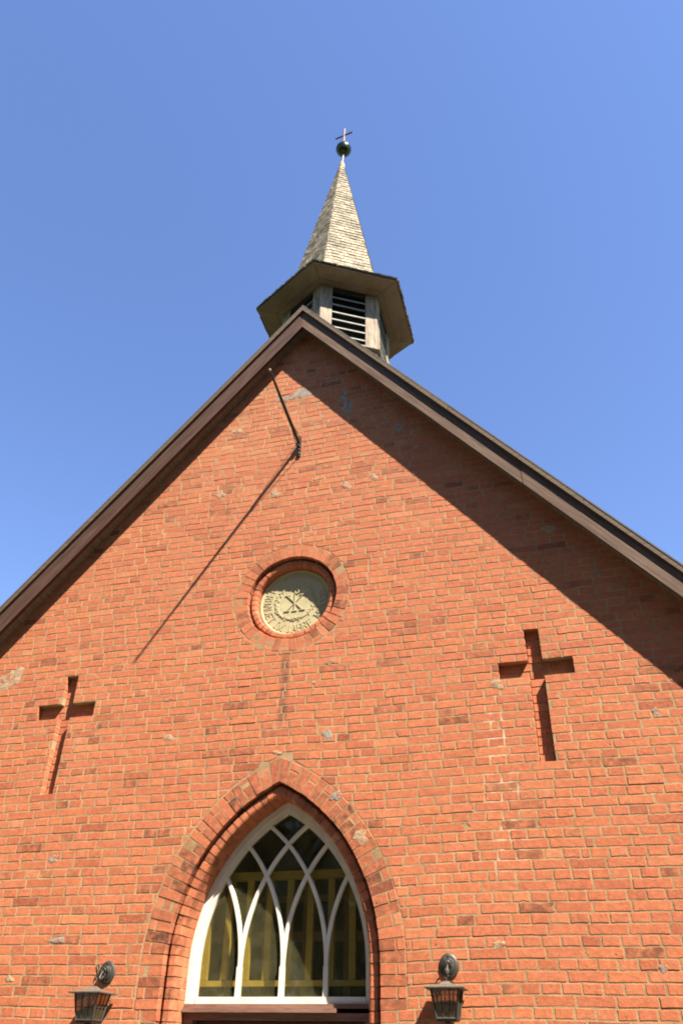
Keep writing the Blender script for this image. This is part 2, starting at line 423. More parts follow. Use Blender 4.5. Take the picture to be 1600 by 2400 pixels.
JW, JH = .0145, .0115
VO_OUT = .215          # thickness of door arch voussoirs
NV_OUT = .148
def wall_bricks(mb):
    k0 = int((0.15-ZR0)/COURSE); k1 = int((10.1-ZR0)/COURSE)
    P = .14924
    for k in range(k0, k1+1):
        z0 = ZR0+k*COURSE+JH/2; z1 = ZR0+(k+1)*COURSE-JH/2; zc = (z0+z1)/2
        hx = (10.08-z0)/MS
        xl, xr = max(-5.0, XA-hx-.05), min(5.0, XA+hx+.05)
        header = (k % 2 == 0)
        irregular = zc > 6.2
        edges = []
        x = -2.262-math.ceil(3.2/P)*P - (0 if header else P*.5) + RND.uniform(-.012, .012)
        if not header and RND.random() < .5: x += P
        while x < xr+.4:
            w = P if header else 2*P
            if irregular:
                w = P if RND.random() < (.62 if header else .22) else 2*P
                if RND.random() < .08: w = P*1.5
            elif RND.random() < .02: w = P*RND.choice((.5, 1.5))
            w *= 1+RND.uniform(-.035, .035)
            edges.append((x+JW/2+RND.uniform(-.002, .002), x+w-JW/2+RND.uniform(-.002, .002))); x += w
        # cross recesses on this row
        for (cx, cz) in CROSS:
            kk = k-0
            iv = None
            if 0 <= k < 2: iv = (cx-.349, cx+.349)
            elif -10 <= k < 0 or 2 <= k < 6: iv = (cx-.070, cx+.070)
            if iv:
                ne = []
                for a, b in edges:
                    if b <= iv[0] or a >= iv[1]: ne.append((a, b)); continue
                    if a < iv[0]-.012: ne.append((a, iv[0]))
                    if b > iv[1]+.012: ne.append((iv[1], b))
                edges = ne
        for a, b in edges:
            if b < xl or a > xr or b-a < .02: continue
            poly = [Vector((a, z0)), Vector((b, z0)), Vector((b, z1)), Vector((a, z1))]
            # roof line
            for s in (-1, 1):
                poly = clip(poly, Vector((XA, 10.075)), Vector((-s*MS, -1)).normalized())
                if len(poly) < 3: break
            if len(poly) < 3: continue
            c = sum(poly, Vector((0, 0)))/len(poly)
            # door arch
            if c.y < 4.6 and abs(c.x-ACX) < 1.6:
                apex = Vector((ACX, AZS+sqrt((AR+VO_OUT+JW)**2-AC**2)))
                t = arch_extr(c.x, c.y, VO_OUT+JW*.6 if c.y > AZS-.32 else .15)
                if c.y > AZS-.32:
                    corner_in = all((q-t[0]).dot(t[1]) < 0 for q in poly)
                    if c.y < apex.y+.05 or not corner_in:
                        poly = clip(poly, t[0], t[1])
                else: poly = clip(poly, t[0], t[1])
                if len(poly) < 3: continue
                if abs(c.x) < .07 and c.y < apex.y: continue
            # niche
            d = c-Vector((NCX, NCZ))
            if d.length < 1.0:
                d.normalize(); poly = clip(poly, Vector((NCX, NCZ))+d*(NR+NV_OUT+JW*.55), d)
                if len(poly) < 3: continue
            near = any(abs(c.x-cx) < .62 and cz-1.0 < c.y < cz+.7 for cx, cz in CROSS)
            soot = 0.0
            if abs(abs(c.x)-1.3) < .12 and c.y < 2.5: soot = .25*RND.random()
            if RND.random() < .05: soot = RND.uniform(.3, .7)
            if c.y > 8.6 and RND.random() < .25: soot = RND.uniform(.1, .5)
            y0 = 0.0
            if RND.random() < .03: y0 = .0003
            if RND.random() < .012: y0 = -RND.uniform(.001, .0025)
            brick(mb, poly, y0, .085 if near else .02, soot)

def cross_back(mb, cx, cz):
    """recessed brickwork at the bottom of a cross"""
    for k in range(-10, 6):
        z0 = ZR0+k*COURSE+.004; z1 = ZR0+(k+1)*COURSE-.006
        hw = .349 if 0 <= k < 2 else .070
        cuts = [-hw]
        if hw > .1: cuts += [-.21+.075*(k % 2), -.07+.03*(k % 2), .08, .22-.07*(k % 2)]
        elif k % 3 == 0: cuts += [.02]
        cuts.append(hw)
        for a, b in zip(cuts[:-1], cuts[1:]):
            brick(mb, [Vector((cx+a+.005, z0)), Vector((cx+b-.005, z0)), Vector((cx+b-.005, z1)), Vector((cx+a+.005, z1))], CROSS_D, CROSS_D+.03, 0, .001)

def cdt_sheet(mb, loops, y, col=(.5, .5, 0, 1)):
    vs = []; fs = []
    for lp in loops:
        b = len(vs); vs += [Vector(p) for p in lp]; fs.append(list(range(b, b+len(lp))))
    r = geometry.delaunay_2d_cdt(vs, [], fs, 2, 1e-5)
    mb.add([(p.x, y, p.y) for p in r[0]], [tuple(f) for f in r[2]], col)

def cross_outline(cx, grow):
    g = grow; z = ZR0
    zt = z+6*COURSE; zb = z-10*COURSE; za = z+2*COURSE
    return [(cx-.07-g, zb-g), (cx+.07+g, zb-g), (cx+.07+g, z-g), (cx+.349+g, z-g), (cx+.349+g, za+g), (cx+.07+g, za+g), (cx+.07+g, zt+g),
            (cx-.07-g, zt+g), (cx-.07-g, za+g), (cx-.349-g, za+g), (cx-.349-g, z-g), (cx-.07-g, z-g)]

def arch_loop(off, zb, n=60):
    p = ArchPath(zb=zb); out = []
    for i in range(n+1):
        P, N = p.at(p.L*i/n); out.append((P.x+N.x*off, P.y+N.y*off))
    return out

# ==================================================================  CHURCH
church = tag(empty('brick_church'), 'red brick church gable with brown verge boards, pointed doorway window and a small shingled spire', 'church')

# --- gable wall (bricks + mortar, one mesh)
wall = MB(); wall_bricks(wall)
wall_o = wall.build('gable_wall', M_BRICK, church)
mort = MB()
outline = [(-4.99, 0.0), (-4.99, roofz(-4.99, 10.07)), (XA, 10.07), (4.99, roofz(4.99, 10.07)), (4.99, 0.0)]
outline = outline[::-1]
circ = [(NCX+(NR+.05)*cos(2*pi*i/64), NCZ+(NR+.05)*sin(2*pi*i/64)) for i in range(64)]
arch_h = arch_loop(.03, -.5)
# sheet split left/right of the door at the bottom: the arch hole is simply open to below
left = [(-4.99, 0.0), (-AH-.03, 0.0)]
pa = ArchPath(zb=0.0); arc = []
for i in range(81):
    P, N = pa.at(pa.L*i/80); arc.append((P.x+N.x*.03, P.y+N.y*.03))
outline = [(-4.99, 0.0)]+arc+[(4.99, 0.0), (4.99, roofz(4.99, 10.07)), (XA, 10.07), (-4.99, roofz(-4.99, 10.07))]
cdt_sheet(mort, [outline, circ]+[cross_outline(cx, .003) for cx, cz in CROSS], .0013)
for cx, cz in CROSS:
    lp = cross_outline(cx, .003); n = len(lp)
    mort.add([(x, .0024, z) for x, z in lp]+[(x, .1, z) for x, z in lp], [(i, (i+1) % n, n+(i+1) % n, n+i) for i in range(n)])
    cdt_sheet(mort, [cross_outline(cx, .02)], CROSS_D+.004)
mort_o = mort.build('mortar_bed', M_MORTAR, wall_o)
for cx, cz in CROSS:
    cb = MB(); cross_back(cb, cx, cz); cb.build('cross_recess', M_BRICK, church)

# --- cement patches
def patch(x, z, w, h, mt, seed, rot=0, y=-.0022):
    r = random.Random(seed); n = 26; vs = []; ph = [r.uniform(0, 6.3) for _ in range(4)]
    for ring, (sc, yy) in enumerate(((1, .004), (.9, y), (.45, y-.002))):
        for i in range(n):
            t = 2*pi*i/n
            rad = 1+.22*sin(2*t+ph[0])+.16*sin(3*t+ph[1])+.12*sin(5*t+ph[2])+r.uniform(-.07, .07)
            px = cos(t)*rad*sc*w/2; pz = sin(t)*rad*sc*h/2
            px, pz = px*cos(rot)-pz*sin(rot), px*sin(rot)+pz*cos(rot)
            vs.append((x+px, yy+r.uniform(-.0008, .0008), z+pz))
    fs = [(q*n+i, q*n+(i+1) % n, (q+1)*n+(i+1) % n, (q+1)*n+i) for q in range(2) for i in range(n)]
    fs.append(tuple(2*n+i for i in range(n)))
    mb = MB(); mb.add(vs, fs); mb.build('cement_patch', mt, wall_o)
patch(-0.044, 8.924, 0.289, 0.236, M_CEM_GREY, 3)
patch(-0.251, 8.879, 0.267, 0.126, M_CEM_GREY, 4)
patch(0.563, 8.721, 0.115, 0.258, M_CEM_GREY, 5)
patch(0.617, 8.522, 0.170, 0.192, M_CEM_GREY, 6)
patch(1.272, 8.042, 0.085, 0.165, M_CEM_GREY, 7)
patch(1.113, 8.160, 0.119, 0.049, M_CEM_GREY, 8)
patch(-0.280, 7.308, 0.122, 0.144, M_CEM_TAN, 9)
patch(-1.019, 7.433, 0.140, 0.122, M_CEM_TAN, 10)
patch(0.617, 7.269, 0.116, 0.115, M_CEM_TAN, 11)
patch(0.935, 7.344, 0.124, 0.115, M_CEM_TAN, 12)
patch(-0.886, 8.445, 0.147, 0.106, M_CEM_TAN, 13)
patch(-3.347, 5.211, 0.324, 0.248, M_CEM_TAN, 14)
patch(-3.398, 5.101, 0.196, 0.127, M_CEM_TAN, 15)
patch(-1.232, 4.353, 0.116, 0.090, M_CEM_TAN, 16)
patch(0.470, 4.258, 0.104, 0.110, M_CEM_GREY, 17)
patch(0.565, 3.670, 0.107, 0.100, M_CEM_GREY, 18)
patch(0.802, 3.300, 0.157, 0.123, M_CEM_TAN, 19)
patch(-2.281, 3.229, 0.104, 0.071, M_CEM_GREY, 20)
patch(-2.055, 2.524, 0.151, 0.062, M_CEM_GREY, 21)
patch(1.936, 2.435, 0.101, 0.066, M_CEM_TAN, 22)
patch(3.150, 2.269, 0.079, 0.067, M_CEM_GREY, 23)
patch(3.486, 4.236, 0.077, 0.069, M_CEM_GREY, 24)
patch(2.834, 6.289, 0.138, 0.127, M_CEM_TAN, 25)
patch(3.220, 5.703, 0.064, 0.087, M_CEM_GREY, 26)
patch(2.128, 4.625, 0.136, 0.094, M_CEM_TAN, 27)
patch(0.476, 5.018, 0.100, 0.066, M_CEM_TAN, 28)
patch(-2.471, 2.218, 0.107, 0.047, M_CEM_TAN, 29)
patch(-0.037, 4.114, 0.115, 0.042, M_CEM_TAN, 30)
patch(-1.298, 4.772, 0.110, 0.038, M_CEM_TAN, 31)
patch(0.306, 4.811, 0.045, 0.037, M_CEM_TAN, 32)

# --- niche surround
nich = MB(); nmort = MB()
cp = CirclePath(NCX, NCZ, NR); nb = 42
for i in range(nb):
    g_ = .011/2; s0 = cp.L*i/nb+g_; s1 = cp.L*(i+1)/nb-g_
    so_ = RND.uniform(.2, .8) if RND.random() < .35 else 0
    t = min(1, max(0, RND.gauss(.45, .2))); o0 = RND.uniform(-.003, .003)
    col = (t, RND.random()**2, so_, 1); yf = RND.uniform(-.003, .001)
    if i % 2 == 0 or RND.random() < .4:
        ring_piece(nich, cp, s0, s1, [(o0, yf+.003), (o0+.004, yf), (NV_OUT-.004, yf), (NV_OUT, yf+.003), (NV_OUT, .125), (o0, .125)], col, 3, .0012)
    else:
        ring_piece(nich, cp, s0, s1, [(o0, yf+.003), (o0+.004, yf), (.093, yf), (.096, yf+.003), (.096, .125), (o0, .125)], col, 3, .0012)
        ring_piece(nich, cp, s0, s1, [(.105, yf+.003), (.109, yf), (NV_OUT-.004, yf), (NV_OUT, yf+.003), (NV_OUT, .05), (.105, .05)], (min(1, t+.15), .4, 0, 1), 3, .0012)
def roll_prof(w, yf, yg):
    """rounded moulding brick: outward coordinate negative = into the opening"""
    g = .014
    return [(-g, yg), (-g, yf+.026), (-g-.006, yf+.010), (-g-.020, yf), (-g-w+.022, yf), (-g-w+.007, yf+.008), (-g-w, yf+.024), (-g-w, yg)]
ncr = 44; NRO = .078
for i in range(ncr):
    s0 = cp.L*(i+.5)/ncr+.005; s1 = cp.L*(i+1.5)/ncr-.005
    t = min(1, max(0, RND.gauss(.5, .18)))
    ring_piece(nich, cp, s0, s1, roll_prof(NRO, .044+RND.uniform(-.003, .003), .16), (t, RND.random()**2, .0, 1), 3, .0008)
ns_o = nich.build('round_brick_surround', M_BRICK, church)
sheet(nmort, cp, [(NV_OUT+.02, .0021), (.004, .0021), (.004, .132), (-.014-NRO*.5, .132)], 97)
sheet(nmort, cp, [(-.018, .16), (-.018, .075), (-.034, .050), (-.053, .048), (-.072, .050), (-.088, .072), (-.088, .19)], 97)
nmort.build('mortar_bed', M_MORTAR, ns_o)

# --- door arch surround
arch = MB(); am = MB()
ap = ArchPath(zb=0.0)
nseg = int(ap.half/.0815)
step = ap.half/nseg
for side in (0, 1):
    for i in range(nseg):
        a = i*step+.0055; b = (i+1)*step-.0055
        zc = ap.at(a)[0].y
        s0, s1 = (a, b) if side == 0 else (ap.L-b, ap.L-a)
        low = zc < AZS-.36
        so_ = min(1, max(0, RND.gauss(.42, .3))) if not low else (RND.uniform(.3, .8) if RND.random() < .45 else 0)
        t = min(1, max(0, RND.gauss(.45, .18))); o0 = RND.uniform(-.003, .003)
        yf = RND.uniform(-.003, .001)
        if low:      # courses of the jamb run into the wall
            W = .135
            ring_piece(arch, ap, s0, s1, [(o0, yf+.003), (o0+.004, yf), (W-.004+.0, yf), (W, yf+.003), (W, .135), (o0, .135)], (t, RND.random()**2, so_, 1), 2, .0015)
            continue
        if i % 2 == 0:
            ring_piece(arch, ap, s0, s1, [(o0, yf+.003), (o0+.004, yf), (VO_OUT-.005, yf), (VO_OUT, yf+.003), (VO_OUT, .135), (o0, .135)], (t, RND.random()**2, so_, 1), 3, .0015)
        else:
            c1 = .135
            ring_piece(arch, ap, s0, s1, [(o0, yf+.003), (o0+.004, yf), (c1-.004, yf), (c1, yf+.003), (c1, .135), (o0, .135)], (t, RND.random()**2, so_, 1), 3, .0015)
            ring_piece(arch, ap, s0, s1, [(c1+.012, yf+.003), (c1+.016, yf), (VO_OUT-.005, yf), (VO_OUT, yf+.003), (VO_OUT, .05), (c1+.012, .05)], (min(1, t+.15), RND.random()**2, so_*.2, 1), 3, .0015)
ARO = .092
nr = int(ap.half/.0815)
for side in (0, 1):
    for i in range(nr):
        st = ap.half/nr
        a = i*st+.0055; b = (i+1)*st-.0055
        s0, s1 = (a, b) if side == 0 else (ap.L-b, ap.L-a)
        t = min(1, max(0, RND.gauss(.5, .18)))
        so_ = RND.uniform(.2, .7) if RND.random() < .35 else 0
        yo = RND.uniform(-.003, .003)
        ring_piece(arch, ap, s0, s1, roll_prof(ARO, .042+yo, .17), (t, RND.random()**2, so_, 1), 3, .0008)
        # deep reveal behind the roll, header + stretcher alternating
        e = -.014-ARO
        if i % 2: cuts = [(.12, .345)]
        else: cuts = [(.12, .215), (.227, .345)]
        for (y0, y1) in cuts:
            ring_piece(arch, ap, s0, s1, [(e+.002, y0), (e+.002, y1), (e+.05, y1), (e+.05, y0)], (min(1, max(0, RND.gauss(.5, .18))), RND.random()**2, 0, 1), 3, .001)
as_o = arch.build('pointed_arch_surround', M_BRICK, church)
sheet(am, ap, [(VO_OUT+.03, .0021), (.004, .0021), (.004, .142), (-.06, .142)], 121)
sheet(am, ap, [(-.018, .17), (-.018, .072), (-.035, .048), (-.06, .046), (-.084, .048), (-.101, .072), (-.101, .36)], 121)
am.build('mortar_bed', M_MORTAR, as_o)

# ------------------------------------------------------------------ arched window over the door
SILL = 2.05
win = empty('arched_window', (ACX, .33, SILL)); win.parent = church
def W(mb, name, mt, par=win, smooth=False):
    o = mb.build(name, mt, par, smooth); o.matrix_parent_inverse = par.matrix_basis.inverted() if par is win else Matrix.Identity(4)
    return o
WI = .014+ARO                                   # inset of the frame's outer edge
wp = ArchPath(zb=SILL, inset=WI); wp.blend = .05
fr = MB()
def frame_prof(a, b, y0, y1): return [(-a, y0), (-b, y0), (-b, y1), (-a, y1)]
nfr = 90
vsf = []
for (a, b, y0, y1) in ((-.01, .052, .300, .38), (.0523, .088, .318, .375)):
    pr = frame_prof(a, b, y0, y1)
    vs = []; k = 4
    for i in range(nfr+1):
        P, N = wp.at(wp.L*i/nfr)
        for (o, y) in pr: vs.append((P.x+N.x*o, y, P.y+N.y*o))
    fs = [(i*k+q, i*k+(q+1) % k, (i+1)*k+(q+1) % k, (i+1)*k+q) for i in range(nfr) for q in range(k)]
    fs += [(0, 1, 2, 3), tuple(nfr*k+q for q in range(4))]
    fr.add(vs, fs)
xw = AH-WI
fr.box((-xw+.0885, .312, SILL), (xw-.0885, .385, SILL+.052))
W(fr, 'frame', M_WHITE)
tr = MB()
h0 = AH-WI-.07; R0 = AR-WI-.07; SP = .400; TX = .012; zs = AZS+.0
def bar_along(pts, w, y0, y1):
    vs = []; n = len(pts)
    for i, p in enumerate(pts):
        d = (pts[min(i+1, n-1)]-pts[max(i-1, 0)]).normalized(); nn = Vector((-d.y, d.x))
        for (o, y) in ((-w/2, y0+.006), (-w/2+.006, y0), (w/2-.006, y0), (w/2, y0+.006), (w/2, y1), (-w/2, y1)):
            q = p+nn*o; vs.append((q.x, y, q.y))
    k = 6; fs = [(i*k+q, i*k+(q+1) % k, (i+1)*k+(q+1) % k, (i+1)*k+q) for i in range(n-1) for q in range(k)]
    fs += [tuple(range(k))[::-1], tuple((n-1)*k+q for q in range(k))]
    tr.add(vs, fs)
def inside(x, z):
    if z < AZS: return abs(x) < h0+.02
    return hypot(abs(x)+AC, z-AZS) < R0+.012
eps = 0
for m in (-1, 0, 1):
    xm = TX+m*SP
    tr.box((xm-.021, .322, SILL+.05), (xm+.021, .37, zs+.0))
    for s in (-1, 1):     # branch to side s: arc centre lies on that same side, far away
        C = Vector((xm+s*(R0), zs)); pts = []
        for i in range(60):
            a = (i/59)*1.25
            p = Vector((C.x-s*R0*cos(a), zs+R0*sin(a)))
            if not inside(p.x, p.y): break
            pts.append(p)
        eps += 1
        if len(pts) > 2: bar_along(pts, .037, .323+.0007*eps, .370-.0007*eps)
W(tr, 'tracery', M_WHITE)
gl = MB()
gpts = []
gp = ArchPath(zb=SILL, inset=WI+.03)
for i in range(81):
    P, N = gp.at(gp.L*i/80); gpts.append((P.x, P.y))
cdt_sheet(gl, [gpts], .352)
W(gl, 'pane', M_GLASS)
# inner yellow barred screen behind the glass
sc = MB(); YD = .45
for i in range(9):
    x = -.78+.199*i
    sc.box((x-.030, YD, 2.238), (x+.030, YD+.05, 3.055))
sc.box((-.99, YD-.004, 2.19), (.99, YD+.054, 2.235)); sc.box((-.99, YD-.004, 3.058), (.99, YD+.054, 3.13))
sc.box((-.99, YD-.01, 2.02), (.99, YD+.06, 2.10))
W(sc, 'inner_screen', M_YELLOW)
sb = MB()
for i in range(5): sb.box((-.80+.41*i-.03, .95, 2.1), (-.80+.41*i+.03, 1.0, 3.2))
sb.box((-.99, .945, 2.60), (.99, 1.005, 2.68)); sb.box((-.99, .945, 2.95), (.99, 1.005, 3.0))
W(sb, 'inner_door_frame', M_BROWNW)
# closed dark porch behind the window, so nothing outside shows through
po = MB()
def quad(mb, a, b, c, d, col=(.5, .5, 0, 1)): mb.add([a, b, c, d], [(0, 1, 2, 3)], col)
quad(po, (-1.5, .36, 0), (-1.5, 3.5, 0), (-1.5, 3.5, 4.2), (-1.5, .36, 4.2)); quad(po, (1.5, .36, 0), (1.5, 3.5, 0), (1.5, 3.5, 4.2), (1.5, .36, 4.2))
quad(po, (-1.5, 3.5, 0), (1.5, 3.5, 0), (1.5, 3.5, 4.2), (-1.5, 3.5, 4.2)); quad(po, (-1.5, .36, 4.2), (1.5, .36, 4.2), (1.5, 3.5, 4.2), (-1.5, 3.5, 4.2))
quad(po, (-1.5, .36, .1), (1.5, .36, .1), (1.5, 3.5, .1), (-1.5, 3.5, .1))
al2 = [(-1.5, 0.0)]
pb = ArchPath(zb=0.0, inset=.09)
for i in range(61):
    P, N = pb.at(pb.L*i/60); al2.append((P.x, P.y))
al2 += [(1.5, 0.0), (1.5, 4.2), (-1.5, 4.2)]
cdt_sheet(po, [al2], .362)
po.build('porch_interior', M_INNER, church)

# --- transom and doors below the window
door = empty('double_door', (0, .42, .15)); door.parent = church
def D(mb, name, mt):
    o = mb.build(name, mt, door); o.matrix_parent_inverse = Matrix.Translation((0, -.42, -.15)); return o
tm = MB()
tm.box((-xw+.004, .285, 2.018), (xw-.004, .40, 2.0485)); tm.box((-xw+.004, .25, 1.985), (xw-.33, .40, 2.0165)); tm.box((-xw+.004, .30, 1.93), (xw-.004, .40, 1.984))
D(tm, 'transom', M_TRANSOM)
df = MB()
df.box((-xw+.003, .30, .12), (-xw+.09, .41, 1.929)); D(df, 'door_jamb', M_TRANSOM)
df = MB(); df.box((xw-.09, .30, .12), (xw-.003, .41, 1.929)); D(df, 'door_jamb', M_TRANSOM)
for s in (-1, 1):
    lf = MB(); x0, x1 = (-xw+.0905, -.004) if s < 0 else (.004, xw-.0905)
    lf.box((x0, .40, .14), (x1, .44, 1.925))
    for z0, z1 in ((.28, .85), (.98, 1.82)):
        lf.box((x0+.09, .385, z0), (x1-.09, .398, z1)); lf.box((x0+.13, .375, z0+.04), (x1-.13, .384, z1-.04))
    lf.box((-.05 if s < 0 else .03, .34, .98), (-.03 if s < 0 else .05, .40, 1.12))
    D(lf, 'door_leaf', M_DOOR)
st_ = MB(); st_.box((-1.35, -.55, 0.004), (1.35, .5, .12))
st_.build('door_step', M_CEM_GREY, church)

# ------------------------------------------------------------------ round stone medallion
MY = .145; MRAD = .425
med = empty('stone_medallion', (NCX, MY, NCZ)); med.parent = church
def MD(mb, name, sm=False):
    o = mb.build(name, M_STONE, med, sm); o.matrix_parent_inverse = med.matrix_basis.inverted(); return o
dm = MB()
dm.lathe([(.001, 0), (.385, 0), (.39, -.008), (.398, -.011), (.412, -.011), (.421, -.005), (.424, .002), (.424, .05), (.001, .05)], (NCX, MY, NCZ), 72, 'y')
MD(dm, 'disc', True)
LET = {  # strokes in a 1-high cell: (x0,z0,x1,z1,width)
 'I': [(0, 0, 0, 1, .16)],
 'E': [(-.22, 0, -.22, 1, .16), (-.22, .96, .22, .96, .08), (-.22, .5, .12, .5, .07), (-.22, .04, .25, .04, .08)],
 'R': [(-.24, 0, -.24, 1, .16), (-.24, .96, .12, .96, .08), (.14, .93, .2, .75, .14), (.2, .76, .1, .54, .12), (-.24, .52, .12, .52, .07), (-.02, .5, .28, 0, .15)],
 'B': [(-.24, 0, -.24, 1, .16), (-.24, .96, .1, .96, .08), (.14, .93, .16, .58, .13), (-.24, .52, .14, .52, .07), (.18, .48, .2, .08, .15), (-.24, .04, .16, .04, .08)],
 'A': [(-.3, 0, .02, 1, .08), (.0, 1, .3, 0, .16), (-.2, .34, .2, .34, .07)],
 'U': [(-.26, .2, -.26, 1, .16), (.26, .15, .26, 1, .09), (-.26, .2, -.1, .04, .12), (-.1, .04, .12, .04, .08), (.1, .04, .26, .2, .09)],
 'T': [(0, 0, 0, 1, .16), (-.3, .96, .3, .96, .08), (-.3, .96, -.3, .82, .06), (.3, .96, .3, .82, .06)],
 'M': [(-.32, 0, -.28, 1, .08), (-.28, 1, 0, .15, .15), (0, .15, .28, 1, .07), (.3, 1, .33, 0, .16)],
 'J': [(.08, .15, .08, 1, .16), (.08, .15, -.16, .0, .1)],
 'H': [(-.26, 0, -.26, 1, .16), (.26, 0, .26, 1, .16), (-.26, .5, .26, .5, .07)],
 'D': [(-.26, 0, -.26, 1, .16), (-.26, .96, .06, .96, .08), (.06, .96, .25, .72, .12), (.26, .75, .26, .26, .15), (.25, .28, .06, .04, .12), (-.26, .04, .08, .04, .08)],
 'C': [(.26, .8, .06, .97, .09), (.06, .97, -.18, .84, .12), (-.22, .85, -.28, .5, .15), (-.28, .5, -.2, .16, .15), (-.2, .16, .04, .03, .12), (.04, .03, .28, .18, .08), (.26, .98, .26, .74, .06)],
}
SER = {'I': [0], 'E': [], 'R': [-.24], 'A': [-.3, .3], 'T': [0], 'M': [-.32, .33], 'H': [-.26, .26], 'B': [], 'U': [], 'J': [], 'D': [], 'C': []}
cnt = [0]
def stroke(mb, O, rt, up, H, x0, z0, x1, z1, w, d=.005):
    cnt[0] += 1; d = d+.00008*(cnt[0] % 11)
    a = Vector((x0, z0)); b = Vector((x1, z1)); t = (b-a).normalized(); nn = Vector((-t.y, t.x))*w/2
    a = a-t*.02; b = b+t*.02
    vs = []
    for y, k in ((MY-d, .8), (MY+.004, 1.15)):
        for p in (a-nn*k, b-nn*k, b+nn*k, a+nn*k):
            q = O+rt*(p.x*H)+up*(p.y*H); vs.append((q.x, y, q.y))
    mb.add(vs, [(0, 1, 2, 3), (0, 4, 5, 1), (1, 5, 6, 2), (2, 6, 7, 3), (3, 7, 4, 0), (7, 6, 5, 4)])
ins = MB()
text = list(zip('ERBAUET', [-118+10.6*i for i in range(7)]))+[('I', -39), ('M', -28)]+list(zip('JAHRE', [-10+11*i for i in range(5)]))+list(zip('MDCCC', (56, 70, 82, 93, 104)))
for ch, deg in text:
    a = radians(deg); c = Vector((NCX, NCZ)); up = Vector((-sin(a), cos(a))); rt = Vector((cos(a), sin(a)))
    O = c-up*.368; H = .088
    for s in LET[ch]: stroke(ins, O, rt, up, H, *s)
    for sx in SER[ch]:
        stroke(ins, O, rt, up, H, sx-.13, .02, sx+.13, .02, .07)
        if ch in 'IHM': stroke(ins, O, rt, up, H, sx-.12, .98, sx+.12, .98, .07)
MD(ins, 'inscription')
mg = MB(); O = Vector((NCX-.004, NCZ-.105)); rt = Vector((1, 0)); up = Vector((0, 1))
for s in ((0, 0, 0, 1.18, .07), (-.42, .05, .42, .92, .035), (-.42, .92, .42, .05, .075), (-.12, .0, .12, .0, .06), (-.56, .02, -.3, .02, .06), (.3, .02, .56, .02, .06), (-.54, .95, -.3, .95, .05), (.26, .95, .52, .95, .05)):
    stroke(mg, O, rt, up, .21, *s, d=.009)
pts = [Vector((NCX-.004, MY-.004, NCZ+.15))+Vector((.045*sin(t), 0, .028*cos(t)-.012)) for t in [pi*i/10 for i in range(11)]]
mg.tube(pts, .011, 6)
MD(mg, 'monogram')
wr = MB(); r3 = random.Random(5)
for i in range(88):
    a = radians(-150+300*i/87); rr = .222+r3.uniform(-.022, .022)
    c = Vector((NCX+rr*sin(a), 0, NCZ-rr*cos(a)*.96))
    side = 1 if a > 0 else -1
    d = a+side*radians(90+r3.choice((-38, 30, 5))+r3.uniform(-12, 12))-0
    dirv = Vector((sin(a)*0+cos(a)*side, 0, sin(a)*side)); rad = Vector((sin(a), 0, -cos(a)))
    dirv = (dirv+rad*r3.choice((-.7, .7, 0))+Vector((r3.uniform(-.2, .2), 0, r3.uniform(-.2, .2)))).normalized()
    pr = Vector((-dirv.z, 0, dirv.x)); L = r3.uniform(.020, .030); wd = L*.36
    y = MY-.003-r3.uniform(0, .004)
    vs = [c-dirv*L, c+pr*wd, c+dirv*L, c-pr*wd, c]
    vs = [Vector((v.x, MY+.002, v.z)) for v in vs[:4]]+[Vector((c.x, y-.004, c.z))]+[Vector((v.x, y+.004, v.z)) for v in vs[:4]]
    wr.add(vs, [(4, 5, 6), (4, 6, 7), (4, 7, 8), (4, 8, 5), (0, 1, 6, 5), (1, 2, 7, 6), (2, 3, 8, 7), (3, 0, 5, 8)])
for sgn in (-1, 1):
    wr.tube([(NCX+.222*sin(radians(sgn*t)), MY-.002, NCZ-.213*cos(radians(sgn*t))) for t in range(2, 152, 6)], .006, 6)
MD(wr, 'wreath')

# ------------------------------------------------------------------ verge boards, soffits, roof
EX = 5.35
def slope_board(mb, s, y0, y1, zlo, zhi, xa=None, xb=None, n=1, col=(.5, .5, 0, 1)):
    """sloping board on side s between two vertical offsets of the roof line"""
    xa = 0 if xa is None else xa; xb = EX if xb is None else xb
    vs = []
    for d in (xa, xb):
        for (y, z) in ((y0, zlo), (y1, zlo), (y1, zhi), (y0, zhi)):
            vs.append((XA+s*d, y, z-MS*d))
    mb.add(vs, [(0, 1, 2, 3), (7, 6, 5, 4), (0, 4, 5, 1), (1, 5, 6, 2), (2, 6, 7, 3), (3, 7, 4, 0)], col)
for s in (-1, 1):
    fb = MB(); cuts = [0, 2.905, EX] if s < 0 else [0, 2.625, EX]
    for i in range(len(cuts)-1):
        dy = .003*i
        slope_board(fb, s, -.230-dy, -.200, 9.965, 10.33, cuts[i]+(.0035 if i else 0), cuts[i+1]-(.0035 if i < len(cuts)-2 else 0))
    slope_board(fb, s, -.196, -.17, 9.985, 10.32)
    fb.build('fascia_board', M_FASCIA[s], church)
    vb = MB(); c2 = [0, 1.9, 3.2, EX] if s > 0 else [0, 2.4, 4.2, EX]
    for i in range(len(c2)-1):
        slope_board(vb, s, -.266+.0012*i, -.2305 if False else -.235, 10.268, 10.345, c2[i]+(.002 if i else 0), c2[i+1]-.002)
    slope_board(vb, s, -.2345, -.17, 10.331, 10.344)
    vb.build('verge_board', M_VERGE, church)
    sf = MB()
    slope_board(sf, s, -.1955, .03, 10.062, 10.09)
    sf.build('soffit', M_SOFFIT, church)
    rf = MB()
    slope_board(rf, s, -.268, 13.3, 10.347, 10.370)
    slope_board(rf, s, .0, 13.2, 10.10, 10.34)
    rf.build('roof', M_TILE, church)
